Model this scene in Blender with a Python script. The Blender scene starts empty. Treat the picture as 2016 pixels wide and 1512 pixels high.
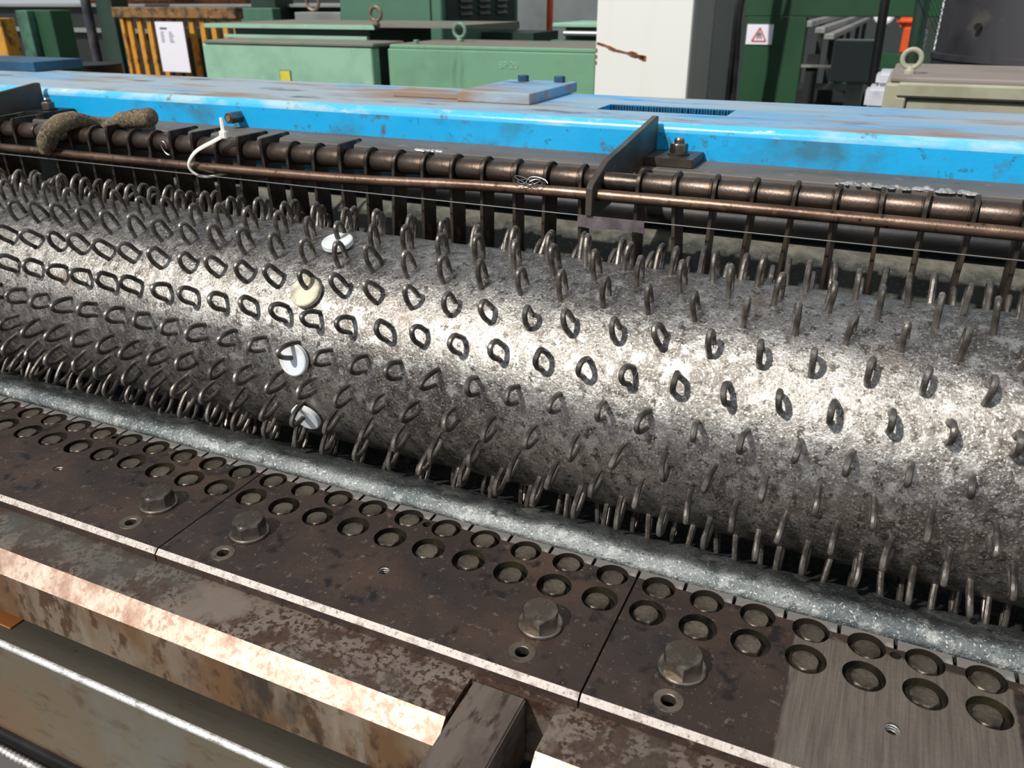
import bpy, bmesh, math, random
from mathutils import Vector, Matrix, noise
random.seed(7)
S = bpy.context.scene
COL = S.collection
PI = math.pi
R = math.radians

# ---------------------------------------------------------------- camera, world, sun, exposure
def make_camera():
    yaw, pitch, roll = -0.43187, 0.44860, -0.004363
    f = Vector((math.sin(yaw)*math.cos(pitch), math.cos(yaw)*math.cos(pitch), -math.sin(pitch)))
    r = Vector((math.cos(yaw), -math.sin(yaw), 0)); u = r.cross(f)
    c, s = math.cos(roll), math.sin(roll)
    r2, u2 = r*c + u*s, -r*s + u*c
    m = Matrix((r2, u2, -f)).transposed().to_4x4()
    m.translation = Vector((0, -0.35678, 0.4))
    cd = bpy.data.cameras.new('camera'); co = bpy.data.objects.new('camera', cd)
    COL.objects.link(co); co.matrix_world = m
    cd.sensor_width = 36; cd.lens = 1588.7*36/2016
    cd.clip_start = 0.02; cd.clip_end = 60
    cd.dof.use_dof = True; cd.dof.focus_distance = 0.66; cd.dof.aperture_fstop = 14
    S.camera = co
make_camera()
w = bpy.data.worlds.new('hall_daylight'); S.world = w; w.use_nodes = True
w.node_tree.nodes['Background'].inputs[0].default_value = (0.86, 0.92, 1.0, 1)
w.node_tree.nodes['Background'].inputs[1].default_value = 0.54
sd = bpy.data.lights.new('sun', 'SUN'); sd.energy = 4.15; sd.angle = R(1.6); sd.color = (1.0, 0.96, 0.90)
so = bpy.data.objects.new('sun', sd); COL.objects.link(so)
so.rotation_euler = Vector((-0.30, -0.68, 0.72)).to_track_quat('Z', 'Y').to_euler()
so.location = (-1, -2, 3)
vs = S.view_settings
vs.view_transform = 'Standard'; vs.look = 'None'; vs.exposure = 0.0; vs.gamma = 1.0; vs.use_curve_mapping = False

# ---------------------------------------------------------------- materials
def lin(c):
    return tuple((x/255/12.92 if x <= 10 else ((x/255+0.055)/1.055)**2.4) for x in c) + (1.0,)
def M(name, base, spots=(), metal=0.0, rough=0.5, rvar=0.0, bump=0.0, bscale=60, bdist=0.002, bstretch=(1,1,1),
      rand=0.0, wave=None, extra=None, spec=0.5, trans=0.0):
    """spots: (colour, scale, low, high, stretch) blotches laid over one another"""
    m = bpy.data.materials.new(name); m.use_nodes = True
    nt = m.node_tree; N = nt.nodes; L = nt.links
    P = N['Principled BSDF']
    P.inputs['Metallic'].default_value = metal; P.inputs['Roughness'].default_value = rough
    P.inputs['Specular IOR Level'].default_value = spec
    if trans:
        P.inputs['Transmission Weight'].default_value = trans
    tc = N.new('ShaderNodeTexCoord')
    def nz(scale, stretch, detail=6, rgh=0.6, off=0.0):
        mp = N.new('ShaderNodeMapping'); mp.inputs['Scale'].default_value = stretch
        mp.inputs['Location'].default_value = (off, off*1.7, off*0.6)
        L.new(tc.outputs['Object'], mp.inputs[0])
        t = N.new('ShaderNodeTexNoise'); t.inputs['Scale'].default_value = scale
        t.inputs['Detail'].default_value = detail; t.inputs['Roughness'].default_value = rgh
        L.new(mp.outputs[0], t.inputs['Vector']); return t.outputs['Fac'], mp
    def rng(sock, lo, hi, a=0.0, b=1.0):
        r = N.new('ShaderNodeMapRange'); r.inputs[1].default_value = lo; r.inputs[2].default_value = hi
        r.inputs[3].default_value = a; r.inputs[4].default_value = b
        L.new(sock, r.inputs[0]); return r.outputs[0]
    def mix(fac, a, b):
        x = N.new('ShaderNodeMix'); x.data_type = 'RGBA'
        L.new(fac, x.inputs[0])
        for s, i in ((a, 6), (b, 7)):
            if isinstance(s, tuple): x.inputs[i].default_value = s
            else: L.new(s, x.inputs[i])
        return x.outputs[2]
    col = lin(base)
    for i, (c, sc, lo, hi, st) in enumerate(spots):
        f, _ = nz(sc, st, off=3.1*i+1.3)
        col = mix(rng(f, lo, hi), col, lin(c))
    if extra: col = extra(N, L, tc, mix, rng, nz, col)
    if rand:
        oi = N.new('ShaderNodeObjectInfo')
        hv = N.new('ShaderNodeHueSaturation')
        L.new(rng(oi.outputs['Random'], 0, 1, 1-rand, 1+rand), hv.inputs['Value'])
        if isinstance(col, tuple): hv.inputs['Color'].default_value = col
        else: L.new(col, hv.inputs['Color'])
        col = hv.outputs[0]
    if isinstance(col, tuple): P.inputs['Base Color'].default_value = col
    else: L.new(col, P.inputs['Base Color'])
    if rvar:
        f, _ = nz(35, (1,1,1), off=9)
        L.new(rng(f, 0.3, 0.7, rough-rvar, rough+rvar), P.inputs['Roughness'])
    nrm = None
    if wave:
        sc, axis, strg = wave
        t = N.new('ShaderNodeTexWave'); t.bands_direction = axis; t.inputs['Scale'].default_value = sc
        t.inputs['Distortion'].default_value = 1.5; t.inputs['Detail'].default_value = 2
        L.new(tc.outputs['Object'], t.inputs['Vector'])
        b = N.new('ShaderNodeBump'); b.inputs['Strength'].default_value = strg; b.inputs['Distance'].default_value = 0.0004
        L.new(t.outputs['Fac'], b.inputs['Height']); nrm = b.outputs[0]
    if bump:
        f, _ = nz(bscale, bstretch, detail=8, rgh=0.65, off=5)
        b = N.new('ShaderNodeBump'); b.inputs['Strength'].default_value = bump; b.inputs['Distance'].default_value = bdist
        L.new(f, b.inputs['Height'])
        if nrm: L.new(nrm, b.inputs['Normal'])
        nrm = b.outputs[0]
    if nrm: L.new(nrm, P.inputs['Normal'])
    return m
U = (1, 1, 1)

def plate_patch(N, L, tc, mix, rng, nz, col):
    # the bare ground rectangle on the right-hand plate (object coordinates = metres along the machine)
    sp = N.new('ShaderNodeSeparateXYZ'); L.new(tc.outputs['Object'], sp.inputs[0])
    nf, _ = nz(14, U, off=2)
    def mth(op, a, b):
        n = N.new('ShaderNodeMath'); n.operation = op
        for i, s in enumerate((a, b)):
            if isinstance(s, (int, float)): n.inputs[i].default_value = s
            else: L.new(s, n.inputs[i])
        return n.outputs[0]
    wob = mth('MULTIPLY', mth('SUBTRACT', nf, 0.5), 0.010)
    x = mth('ADD', sp.outputs[0], wob)
    a = rng(x, 0.1165, 0.1185); b = rng(x, 0.2525, 0.2505)
    c = rng(sp.outputs[1], 0.121, 0.119)
    fac = mth('MULTIPLY', mth('MULTIPLY', a, b), c)
    st, _ = nz(30, (14, 0.6, 1), off=7)
    bare = mix(rng(st, 0.35, 0.7), lin((126, 116, 107)), lin((96, 87, 80)))
    rs, _ = nz(38, U, off=4)
    bare = mix(rng(rs, 0.70, 0.74), bare, lin((120, 58, 40)))
    return mix(fac, col, bare)

def dust_top(N, L, tc, mix, rng, nz, col):
    sp = N.new('ShaderNodeSeparateXYZ'); L.new(tc.outputs['Object'], sp.inputs[0])
    f, _ = nz(40, U, off=2)
    a = N.new('ShaderNodeMath'); a.operation = 'MULTIPLY_ADD'; L.new(f, a.inputs[0]); a.inputs[1].default_value = .03; L.new(sp.outputs[2], a.inputs[2])
    return mix(rng(a.outputs[0], .160, .172), col, lin((120, 118, 106)))
M_zinc = M('worn_zinc', (150,146,140), [((112,107,101),7,.42,.60,U),((184,181,176),90,.50,.64,U),((84,79,74),140,.53,.65,U),((204,201,197),520,.54,.66,U),((66,62,58),640,.56,.67,U),((128,108,94),14,.62,.76,U)],
           metal=.96, rough=.38, rvar=.06, bump=.55, bscale=420, bdist=.0011)
M_trough = M('rough_zinc', (122,126,125), [((84,90,91),12,.42,.60,U),((158,160,158),60,.54,.68,U),((54,58,58),45,.60,.70,U),((190,190,188),480,.58,.66,U),((54,58,58),600,.57,.67,U)],
             metal=.74, rough=.36, rvar=.06, bump=.75, bscale=260, bdist=.0016)
M_loop = M('steel_wire', (116,111,105), [((76,71,66),60,.45,.6,U),((172,166,158),90,.56,.7,U)], metal=.72, rough=.36, rvar=.08, bump=.4, bscale=300, bdist=.001, rand=.25)
M_plate = M('oiled_dark_steel', (66,55,50), [((88,71,61),9,.46,.64,U),((50,47,48),7,.52,.66,U),((124,108,96),120,.60,.70,U),((40,36,36),60,.58,.68,U),((150,140,130),420,.66,.72,U),((112,70,52),26,.70,.76,U)],
            metal=.5, rough=.46, rvar=.10, bump=.4, bscale=240, bdist=.0012, wave=(160,'X',.15))
M_platep = M('oiled_dark_steel_ground_patch', (66,55,50), [((88,71,61),9,.46,.64,U),((50,47,48),7,.52,.66,U),((124,108,96),120,.60,.70,U),((40,36,36),60,.58,.68,U),((150,140,130),420,.66,.72,U),((112,70,52),26,.70,.76,U)],
            metal=.5, rough=.46, rvar=.10, bump=.4, bscale=240, bdist=.0012, wave=(160,'X',.15), extra=plate_patch)
M_chamf = M('bright_chamfer', (172,164,158), [((128,118,112),90,.5,.66,U),((110,96,88),420,.58,.68,U)], metal=.75, rough=.5, bump=.6, bscale=260, bdist=.0014)
M_bed = M('stained_steel_bed', (136,122,110), [((150,137,124),9,.50,.62,U),((92,70,58),52,.47,.54,U),((78,58,50),230,.50,.57,U),((140,126,113),14,.56,.64,U),((98,96,90),5,.55,.7,U)],
          metal=.6, rough=.48, rvar=.08, bump=.25, bscale=220, bdist=.001, wave=(300,'X',.08))
M_bedface = M('stained_steel_face', (130,115,98), [((112,82,54),11,.42,.56,(1,1,.7)),((66,50,38),26,.54,.64,(1,1,.5)),((84,60,40),70,.54,.62,(1,1,.6)),((148,136,122),24,.58,.7,(1,1,.2)),((60,50,42),9,.60,.68,(1,1,.5))],
          metal=.45, rough=.55, rvar=.05, bump=.2, bscale=160, bdist=.001)
M_bedch = M('scraped_chamfer', (186,166,150), [((146,116,98),34,.48,.62,U),((156,130,114),190,.5,.60,U),((206,192,180),12,.52,.66,U)], metal=.65, rough=.52, bump=.25, bscale=260, bdist=.001)
M_rail = M('machined_rail', (98,92,82), [((84,78,68),8,.45,.65,(.3,1,1)),((78,72,62),60,.66,.74,U)], metal=.75, rough=.42, bump=.3, bscale=120, bdist=.001, bstretch=(.12,1,1), wave=(500,'Y',.15))
M_railface = M('stained_rail_face', (112,103,86), [((116,94,68),9,.44,.62,(.8,1,.6)),((94,78,58),60,.56,.66,(.4,1,1)),((116,118,116),5,.55,.7,(1,1,.5)),((92,70,50),18,.64,.74,U)], metal=.5, rough=.5, bump=.3, bscale=120, bdist=.001, bstretch=(.12,1,1))
M_bright = M('bare_bright_steel', (205,203,200), [((150,148,146),70,.5,.66,U)], metal=.85, rough=.45, bump=.6, bscale=240, bdist=.0015)
M_bolt = M('dull_bolt_steel', (126,116,104), [((92,83,75),60,.45,.6,U),((140,130,116),150,.58,.68,U),((104,66,48),45,.66,.74,U)], metal=.85, rough=.38, rvar=.1, bump=.5, bscale=300, bdist=.0012, rand=.2)
M_bolt2 = M('worn_bolt_steel', (140,132,122), [((100,92,84),50,.45,.6,U),((124,92,66),30,.68,.76,U)], metal=.9, rough=.32, rvar=.08, bump=.2, bscale=200, bdist=.0008)
M_hole = M('hole_oil_and_shade', (56,50,43), [((70,66,44),60,.5,.7,U),((30,27,24),40,.5,.65,U)], metal=.5, rough=.4, bump=.3, bscale=200)
M_nylon = M('grey_white_nylon', (112,108,103), [((98,92,88),25,.45,.65,U),((150,146,140),60,.6,.7,U)], rough=.45, bump=.1, bscale=90)
M_disc = M('milky_plastic', (215,222,226), [((198,196,186),60,.5,.7,U)], rough=.35, bump=.1, bscale=120)
M_discd = M('yellowed_plastic', (205,198,172), [((150,140,118),60,.5,.64,U),((226,222,206),25,.5,.7,U)], rough=.5, bump=.4, bscale=200)
M_tube = M('oily_brown_steel', (92,81,73), [((60,53,48),20,.45,.62,U),((104,84,70),28,.56,.68,U),((140,132,124),160,.66,.72,U)], metal=.85, rough=.36, rvar=.08, bump=.3, bscale=240, bdist=.001, rand=.12)
M_tine = M('dark_flat_steel', (78,68,58), [((48,42,38),30,.45,.6,U),((126,108,84),45,.60,.7,U)], metal=.75, rough=.42, rvar=.08, bump=.3, bscale=200, bdist=.001, rand=.15)
M_rod = M('coppery_rod', (122,99,84), [((84,66,56),24,.48,.62,(.4,1,1)),((150,126,106),50,.58,.7,U),((60,46,40),120,.60,.68,U)], metal=.85, rough=.36, rvar=.06, bump=.3, bscale=260, bdist=.001)
M_black = M('black_steel_and_shade', (34,34,36), [((52,50,48),18,.5,.7,U)], metal=.5, rough=.5, bump=.2, bscale=90)
M_ledge = M('grimy_ledge', (104,97,90), [((80,74,69),9,.45,.65,(.4,1,1)),((128,121,113),40,.6,.72,U),((64,60,56),90,.62,.7,U)], metal=.1, rough=.6, bump=.3, bscale=120, bdist=.001)
M_block = M('brown_block_steel', (116,104,95), [((88,76,68),30,.45,.62,(1,.4,1)),((66,56,50),140,.56,.66,(1,.3,1)),((128,74,52),40,.66,.72,U),((150,140,130),60,.66,.74,U)], metal=.5, rough=.5, bump=.2, bscale=150, bdist=.001)
M_dark = M('dark_steel_plate', (80,72,65), [((56,50,46),14,.45,.62,U),((104,92,81),50,.62,.72,U)], metal=.45, rough=.45, bump=.25, bscale=150, bdist=.001)
M_blue = M('grimy_blue_paint', (14,158,216), [((30,164,220),6,.52,.70,U),((52,118,148),12,.52,.68,(.7,1,1)),((72,92,98),24,.60,.70,U),((44,110,140),60,.60,.68,U),((110,92,74),80,.68,.73,U),((190,200,196),100,.74,.78,U)],
           rough=.40, rvar=.06, bump=.3, bscale=50, bdist=.002)
M_bluetop = M('dusty_blue_paint', (150,166,176), [((104,160,200),5,.48,.64,(.35,1,1)),((140,120,104),10,.50,.62,(.3,1,1)),((92,86,82),18,.58,.68,(.4,1,1)),((40,150,214),15,.60,.68,(.3,1,1))],
              rough=.6, bump=.3, bscale=50, bdist=.002)
M_blueedge = M('blue_edge_highlight', (76,182,228), [((160,196,210),26,.46,.60,(.35,1,1)),((214,216,210),60,.62,.70,(.3,1,1)),((96,92,84),34,.62,.72,U)], rough=.2, bump=.2, bscale=60, bdist=.001)  # lighter blue and whitish spots paint in the highlight along the crease
M_bluedk = M('dark_blue_paint_and_shade', (22,78,108), [((14,50,72),8,.45,.65,U)], rough=.5)
M_roller = M('dusty_rear_roller', (52,54,48), [((36,38,34),24,.45,.62,U),((92,92,82),260,.58,.68,U),((60,72,52),10,.60,.72,U)], rough=.75, bump=.8, bscale=140, bdist=.003, extra=dust_top)
M_glove = M('grimy_knit_glove', (112,98,76), [((66,57,48),34,.40,.62,U),((150,132,98),330,.50,.62,U)], rough=.8, bump=1, bscale=520, bdist=.0025)
M_zip = M('white_nylon_tie', (226,224,214), rough=.4)
M_wire = M('bare_wire', (150,150,150), metal=.9, rough=.35)
M_tape = M('grey_tape', (104,94,98), [((70,62,66),22,.45,.6,U)], rough=.35, bump=.5, bscale=70, bdist=.002)
M_copper = M('copper_strip', (176,112,62), [((140,84,44),20,.5,.7,(.3,1,1))], metal=.7, rough=.4)
M_gA = M('pale_green_paint', (142,184,158), [((124,166,142),5,.5,.7,U),((168,200,178),30,.62,.74,U)], rough=.45, bump=.1, bscale=30)
M_gB = M('mid_green_paint', (112,156,126), [((98,140,112),4,.5,.7,U),((86,110,88),9,.62,.76,(1,1,.2)),((176,200,178),40,.72,.76,U)], rough=.45)
M_gtop = M('dusty_green_top', (120,112,104), [((98,112,98),8,.5,.66,U)], rough=.7)
M_gC = M('cabinet_green_paint', (74,112,92), [((64,98,80),3,.5,.7,U)], rough=.4)
M_gD = M('dark_green_paint', (34,56,46), [((26,44,36),4,.5,.7,U)], rough=.45)
M_gP = M('portal_green_paint', (27,68,42), [((22,58,35),3,.5,.7,U)], rough=.5)
M_gpost = M('post_green_paint', (66,112,92), [((40,66,50),6,.5,.66,U)], rough=.5)
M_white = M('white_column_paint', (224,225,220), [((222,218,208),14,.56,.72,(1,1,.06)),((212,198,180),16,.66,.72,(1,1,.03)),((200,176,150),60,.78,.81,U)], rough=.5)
M_grey = M('shaded_column_side', (152,152,146), [((138,138,132),5,.5,.7,(1,1,.1))], rough=.55)
M_rust = M('rust', (150,92,60), [((106,62,42),60,.45,.6,U),((190,150,120),90,.6,.7,U)], rough=.8)
M_wall = M('grey_wall', (106,114,114), [((88,96,96),2,.5,.7,U)], rough=.7)
M_orange = M('orange_paint', (206,78,28), [((160,56,24),10,.5,.7,U)], rough=.45)
M_yel = M('worn_yellow_paint', (196,138,44), [((110,72,36),22,.50,.62,(1,1,.5)),((46,36,30),50,.60,.68,U)], rough=.6)
M_yeltop = M('scuffed_yellow_paint', (128,92,48), [((60,46,36),18,.45,.6,U),((170,130,70),50,.6,.7,U)], rough=.7)
M_paper = M('white_paper', (228,226,236), rough=.6)
M_ink = M('grey_print', (96,96,104), rough=.7)
M_red = M('red_print', (196,96,88), rough=.6)
M_sticker = M('yellow_sticker', (206,196,70), [((180,168,60),40,.5,.7,U)], rough=.5)
M_beige = M('cabinet_beige_paint', (158,156,136), [((140,135,114),8,.5,.7,U),((120,110,96),20,.66,.76,U)], rough=.5)
M_beiget = M('dusty_beige_top', (134,124,118), [((112,104,98),6,.5,.7,U)], rough=.7)
M_tank = M('dark_grey_tank', (92,90,94), [((58,58,70),4,.45,.65,U),((126,122,116),7,.58,.74,U)], metal=.7, rough=.42, bump=.1, bscale=20)
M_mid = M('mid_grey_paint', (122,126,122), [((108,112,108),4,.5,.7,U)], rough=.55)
M_dkmach = M('dark_machine', (22,28,27), [((15,19,19),3,.45,.65,U),((58,60,54),9,.62,.74,U)], rough=.6)
M_alu = M('pale_metal_rail', (168,168,166), [((120,118,116),6,.5,.7,U)], metal=.5, rough=.4)
M_eyeA = M('rusty_eye_bolt', (128,112,98), [((96,80,66),30,.5,.7,U)], metal=.4, rough=.5)
M_eyeB = M('painted_eye_bolt', (110,140,120), [((84,104,90),30,.5,.7,U)], rough=.45)
M_floor = M('concrete_floor', (96,94,90), [((80,78,74),2,.5,.7,U)], rough=.8)
M_hallwall = M('hall_wall', (44,50,49), [((36,41,41),.6,.5,.7,U)], rough=.8)
M_cloth = M('pale_plastic_sheet', (196,198,206), [((160,162,172),14,.5,.7,U)], rough=.4)

# ---------------------------------------------------------------- mesh building
class B:
    def __init__(s): s.bm = bmesh.new()
    def _f(s, vs):
        try: return s.bm.faces.new(vs)
        except ValueError: return None
    def box(s, x0, x1, y0, y1, z0, z1, bev=0.0, seg=1):
        t = bmesh.new(); bmesh.ops.create_cube(t, size=1)
        for v in t.verts:
            v.co = Vector(((x0+x1)/2+v.co.x*(x1-x0), (y0+y1)/2+v.co.y*(y1-y0), (z0+z1)/2+v.co.z*(z1-z0)))
        if bev: bmesh.ops.bevel(t, geom=list(t.edges), offset=bev, segments=seg, affect='EDGES')
        s.add(t); return s
    def add(s, t, mat=None):
        if mat is not None: bmesh.ops.transform(t, matrix=mat, verts=t.verts)
        me = bpy.data.meshes.new('tmp'); t.to_mesh(me); t.free(); s.bm.from_mesh(me); bpy.data.meshes.remove(me); return s
    def loft(s, rings, close=True, caps=True):
        vr = [[s.bm.verts.new(p) for p in r] for r in rings]
        n = len(vr[0])
        for a, b in zip(vr[:-1], vr[1:]):
            for i in range(n if close else n-1):
                s._f((a[i], a[(i+1) % n], b[(i+1) % n], b[i]))
        if caps and close:
            s._f(vr[0][::-1]); s._f(vr[-1])
        return s
    def cyl(s, p0, p1, r0, n=20, r1=None, caps=True):
        p0, p1 = Vector(p0), Vector(p1); r1 = r0 if r1 is None else r1
        d = (p1-p0).normalized(); a = d.orthogonal().normalized(); b = d.cross(a)
        f = lambda p, r: [p + a*math.cos(2*PI*i/n)*r + b*math.sin(2*PI*i/n)*r for i in range(n)]
        return s.loft([f(p0, r0), f(p1, r1)], caps=caps)
    def tube(s, path, r, n=8, flat=None):
        path = [Vector(p) for p in path]; rings = []; up = None
        for i, p in enumerate(path):
            d = (path[min(i+1, len(path)-1)]-path[max(i-1, 0)]).normalized()
            if up is None: up = d.orthogonal().normalized()
            up = (up - d*up.dot(d)).normalized(); sd_ = d.cross(up)
            ra = r[i] if isinstance(r, (list, tuple)) else r
            rings.append([p + up*math.cos(2*PI*k/n)*ra + sd_*math.sin(2*PI*k/n)*ra*(flat or 1) for k in range(n)])
        return s.loft(rings)
    def prof(s, pts, x0, x1):            # profile in (y, z), extruded along x
        return s.loft([[(x0, y, z) for y, z in pts], [(x1, y, z) for y, z in pts]])
    def hexagon(s, c, af, z0, z1, ch=0.0, rot=0.0):
        c = Vector(c); rr = af/math.sqrt(3)
        ring = lambda k, z: [c+Vector((math.cos(rot+i*PI/3)*rr*k, math.sin(rot+i*PI/3)*rr*k, z)) for i in range(6)]
        if not ch: return s.loft([ring(1, z0), ring(1, z1)])
        # 24-gon with a round chamfered crown
        def r24(z, rad=None):
            o = []
            for i in range(24):
                a = i*PI/12
                k = math.cos(PI/6)/math.cos((a % (PI/3))-PI/6)
                q = rr*k if rad is None else min(rr*k, rad)
                o.append(c+Vector((math.cos(a+rot)*q, math.sin(a+rot)*q, z)))
            return o
        return s.loft([r24(z0), r24(z1-ch), r24(z1-ch*.45, rr*.955), r24(z1, rr*.86)])
    def lathe(s, prof, c, axis='Z', n=24):
        c = Vector(c); rings = []
        for r, h in prof:
            ring = []
            for i in range(n):
                a = 2*PI*i/n; x, y = math.cos(a)*r, math.sin(a)*r
                ring.append(c + (Vector((x, y, h)) if axis == 'Z' else Vector((h, x, y)) if axis == 'X' else Vector((x, h, y))))
            rings.append(ring)
        return s.loft(rings)
    def torus(s, c, R0, r, axis='Y', n=24, m=10):
        c = Vector(c); vr = []
        for i in range(n):
            a = 2*PI*i/n; ring = []
            for j in range(m):
                b = 2*PI*j/m; q = R0+r*math.cos(b); h = r*math.sin(b)
                p = (q*math.cos(a), h, q*math.sin(a)) if axis == 'Y' else (q*math.cos(a), q*math.sin(a), h) if axis == 'Z' else (h, q*math.cos(a), q*math.sin(a))
                ring.append(s.bm.verts.new(c+Vector(p)))
            vr.append(ring)
        for i in range(n):
            for j in range(m):
                s._f((vr[i][j], vr[(i+1) % n][j], vr[(i+1) % n][(j+1) % m], vr[i][(j+1) % m]))
        return s
    def mesh(s, name, mats, smooth=True, off=None, angle=35):
        bmesh.ops.recalc_face_normals(s.bm, faces=s.bm.faces)
        if off is not None: bmesh.ops.translate(s.bm, vec=-Vector(off), verts=s.bm.verts)
        if smooth:
            ca = R(angle)
            for f in s.bm.faces: f.smooth = True
            for e in s.bm.edges:
                if len(e.link_faces) != 2 or e.calc_face_angle(0) > ca: e.smooth = False
        me = bpy.data.meshes.new(name); s.bm.to_mesh(me); s.bm.free()
        for m in (mats if isinstance(mats, (list, tuple)) else [mats]): me.materials.append(m)
        return me
    def build(s, name, mat, parent=None, smooth=True, **kw):
        off = world_loc(parent) if parent else None
        return link(name, s.mesh(name, mat, smooth, off, **kw), parent)
def world_loc(o):
    v = Vector((0, 0, 0))
    while o: v += o.location; o = o.parent
    return v
def link(name, me, parent=None):
    o = bpy.data.objects.new(name, me); COL.objects.link(o); o.parent = parent; return o
def tag(o, label=None, cat=None, group=None, kind=None):
    for k, v in (('label', label), ('category', cat), ('group', group), ('kind', kind)):
        if v: o[k] = v
    return o
def thing(name, label, cat, loc=(0, 0, 0), group=None):
    o = bpy.data.objects.new(name, None); COL.objects.link(o); o.location = loc; o.empty_display_size = .05
    return tag(o, label, cat, group)
def boolean_cut(me, cut):
    a = bpy.data.objects.new('a', me); c = bpy.data.objects.new('c', cut)
    COL.objects.link(a); COL.objects.link(c)
    md = a.modifiers.new('b', 'BOOLEAN'); md.object = c; md.operation = 'DIFFERENCE'; md.solver = 'EXACT'
    md.material_mode = 'TRANSFER'
    dg = bpy.context.evaluated_depsgraph_get(); dg.update()
    r = bpy.data.meshes.new_from_object(a.evaluated_get(dg), depsgraph=dg)
    bpy.data.objects.remove(a); bpy.data.objects.remove(c); return r
def fix_shade(me, ang=35):
    bm = bmesh.new(); bm.from_mesh(me); ca = R(ang)
    for f in bm.faces: f.smooth = True
    for e in bm.edges: e.smooth = not (len(e.link_faces) != 2 or e.calc_face_angle(0) > ca)
    bm.to_mesh(me); bm.free(); return me
def smooth_path(pts, n=5):
    pts = [Vector(p) for p in pts]; o = []
    for i in range(len(pts)-1):
        p0, p1, p2, p3 = pts[max(i-1, 0)], pts[i], pts[i+1], pts[min(i+2, len(pts)-1)]
        for k in range(n):
            t = k/n
            o.append(.5*((2*p1)+(p2-p0)*t+(2*p0-5*p1+4*p2-p3)*t*t+(3*p1-p0-3*p2+p3)*t**3))
    o.append(pts[-1]); return o
def text_mesh(txt, size, depth, name):
    cu = bpy.data.curves.new('t', 'FONT'); cu.body = txt; cu.size = size; cu.extrude = depth; cu.align_x = 'CENTER'; cu.align_y = 'CENTER'
    cu.resolution_u = 2
    o = bpy.data.objects.new('t', cu); COL.objects.link(o)
    dg = bpy.context.evaluated_depsgraph_get(); dg.update()
    me = bpy.data.meshes.new_from_object(o.evaluated_get(dg), depsgraph=dg); me.name = name
    bpy.data.objects.remove(o); bpy.data.curves.remove(cu); return me

# ---------------------------------------------------------------- setting
FZ = -0.95
tag(B().box(-9, 7, -2.5, 9, FZ-.1, FZ).build('floor', M_floor, smooth=False), kind='structure')
tag(B().box(-9, 7, 8.6, 8.8, FZ, 2.2).build('wall_back', M_hallwall, smooth=False), kind='structure')

# ---------------------------------------------------------------- wire loop drum
CY, CZ, RD = 0.26962, 0.08755, 0.10564
PX, DT, T0 = 0.0359, 16.3, 132.6
drum = thing('wire_loop_drum', 'long zinc-grey steel drum studded with rows of bent wire loops', 'drum', (-.5, CY, CZ))
def drum_shell():
    x0, x1, nx, nt = -1.75, .55, 560, 150
    bm = bmesh.new(); g = []
    for i in range(nx+1):
        x = x0+(x1-x0)*i/nx; row = []
        for j in range(nt):
            t = 2*PI*j/nt; n = Vector((0, math.cos(t), math.sin(t)))
            p = Vector((x, 0, 0))+n*RD
            d = noise.fractal(p*26, 1, 2, 3)*.0007 + noise.noise(p*110)*.00045
            row.append(bm.verts.new(p+n*d-Vector((-.5, 0, 0))))
        g.append(row)
    for i in range(nx):
        for j in range(nt):
            bm.faces.new((g[i][j], g[i][(j+1) % nt], g[i+1][(j+1) % nt], g[i+1][j])).smooth = True
    bm.faces.new(g[0]); bm.faces.new(g[-1][::-1])
    bmesh.ops.recalc_face_normals(bm, faces=bm.faces)
    me = bpy.data.meshes.new('drum_shell'); bm.to_mesh(me); bm.free(); me.materials.append(M_zinc)
    return link('drum_shell', me, drum)
drum_shell()
loop_pts = [[(-.0064, -.005), (-.0066, .005), (-.0067, .0105), (-.0050, .0168), (0, .0205), (.0050, .0168), (.0067, .0105), (.0066, .005), (.0064, -.005)],
            [(-.0066, -.005), (-.0068, .004), (-.0064, .0110), (-.0038, .0185), (.0008, .0210), (.0050, .0165), (.0066, .0100), (.0064, .004), (.0064, -.005)],
            [(-.0064, -.005), (-.0062, .004), (-.0062, .0095), (-.0054, .0158), (-.0014, .0195), (.0034, .0190), (.0064, .0120), (.0070, .005), (.0066, -.005)],
            [(-.0070, -.005), (-.0070, .003), (-.0058, .0115), (-.0034, .0185), (.0, .0212), (.0040, .0180), (.0062, .0110), (.0066, .004), (.0068, -.005)],
            [(-.0060, -.005), (-.0060, .004), (-.0066, .0115), (-.0048, .0185), (-.0004, .0216), (.0042, .0190), (.0060, .0115), (.0058, .004), (.0060, -.005)]]
loop_me = []
for k, pp in enumerate(loop_pts):
    pth = smooth_path([(a, math.sin(a*200+k)*.0005, b) for a, b in pp], 3)
    b = B(); b.tube(pth, .00235, 8)
    loop_me.append(b.mesh('wire_loop', M_loop))
rng = random.Random(11)
loops = []
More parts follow.
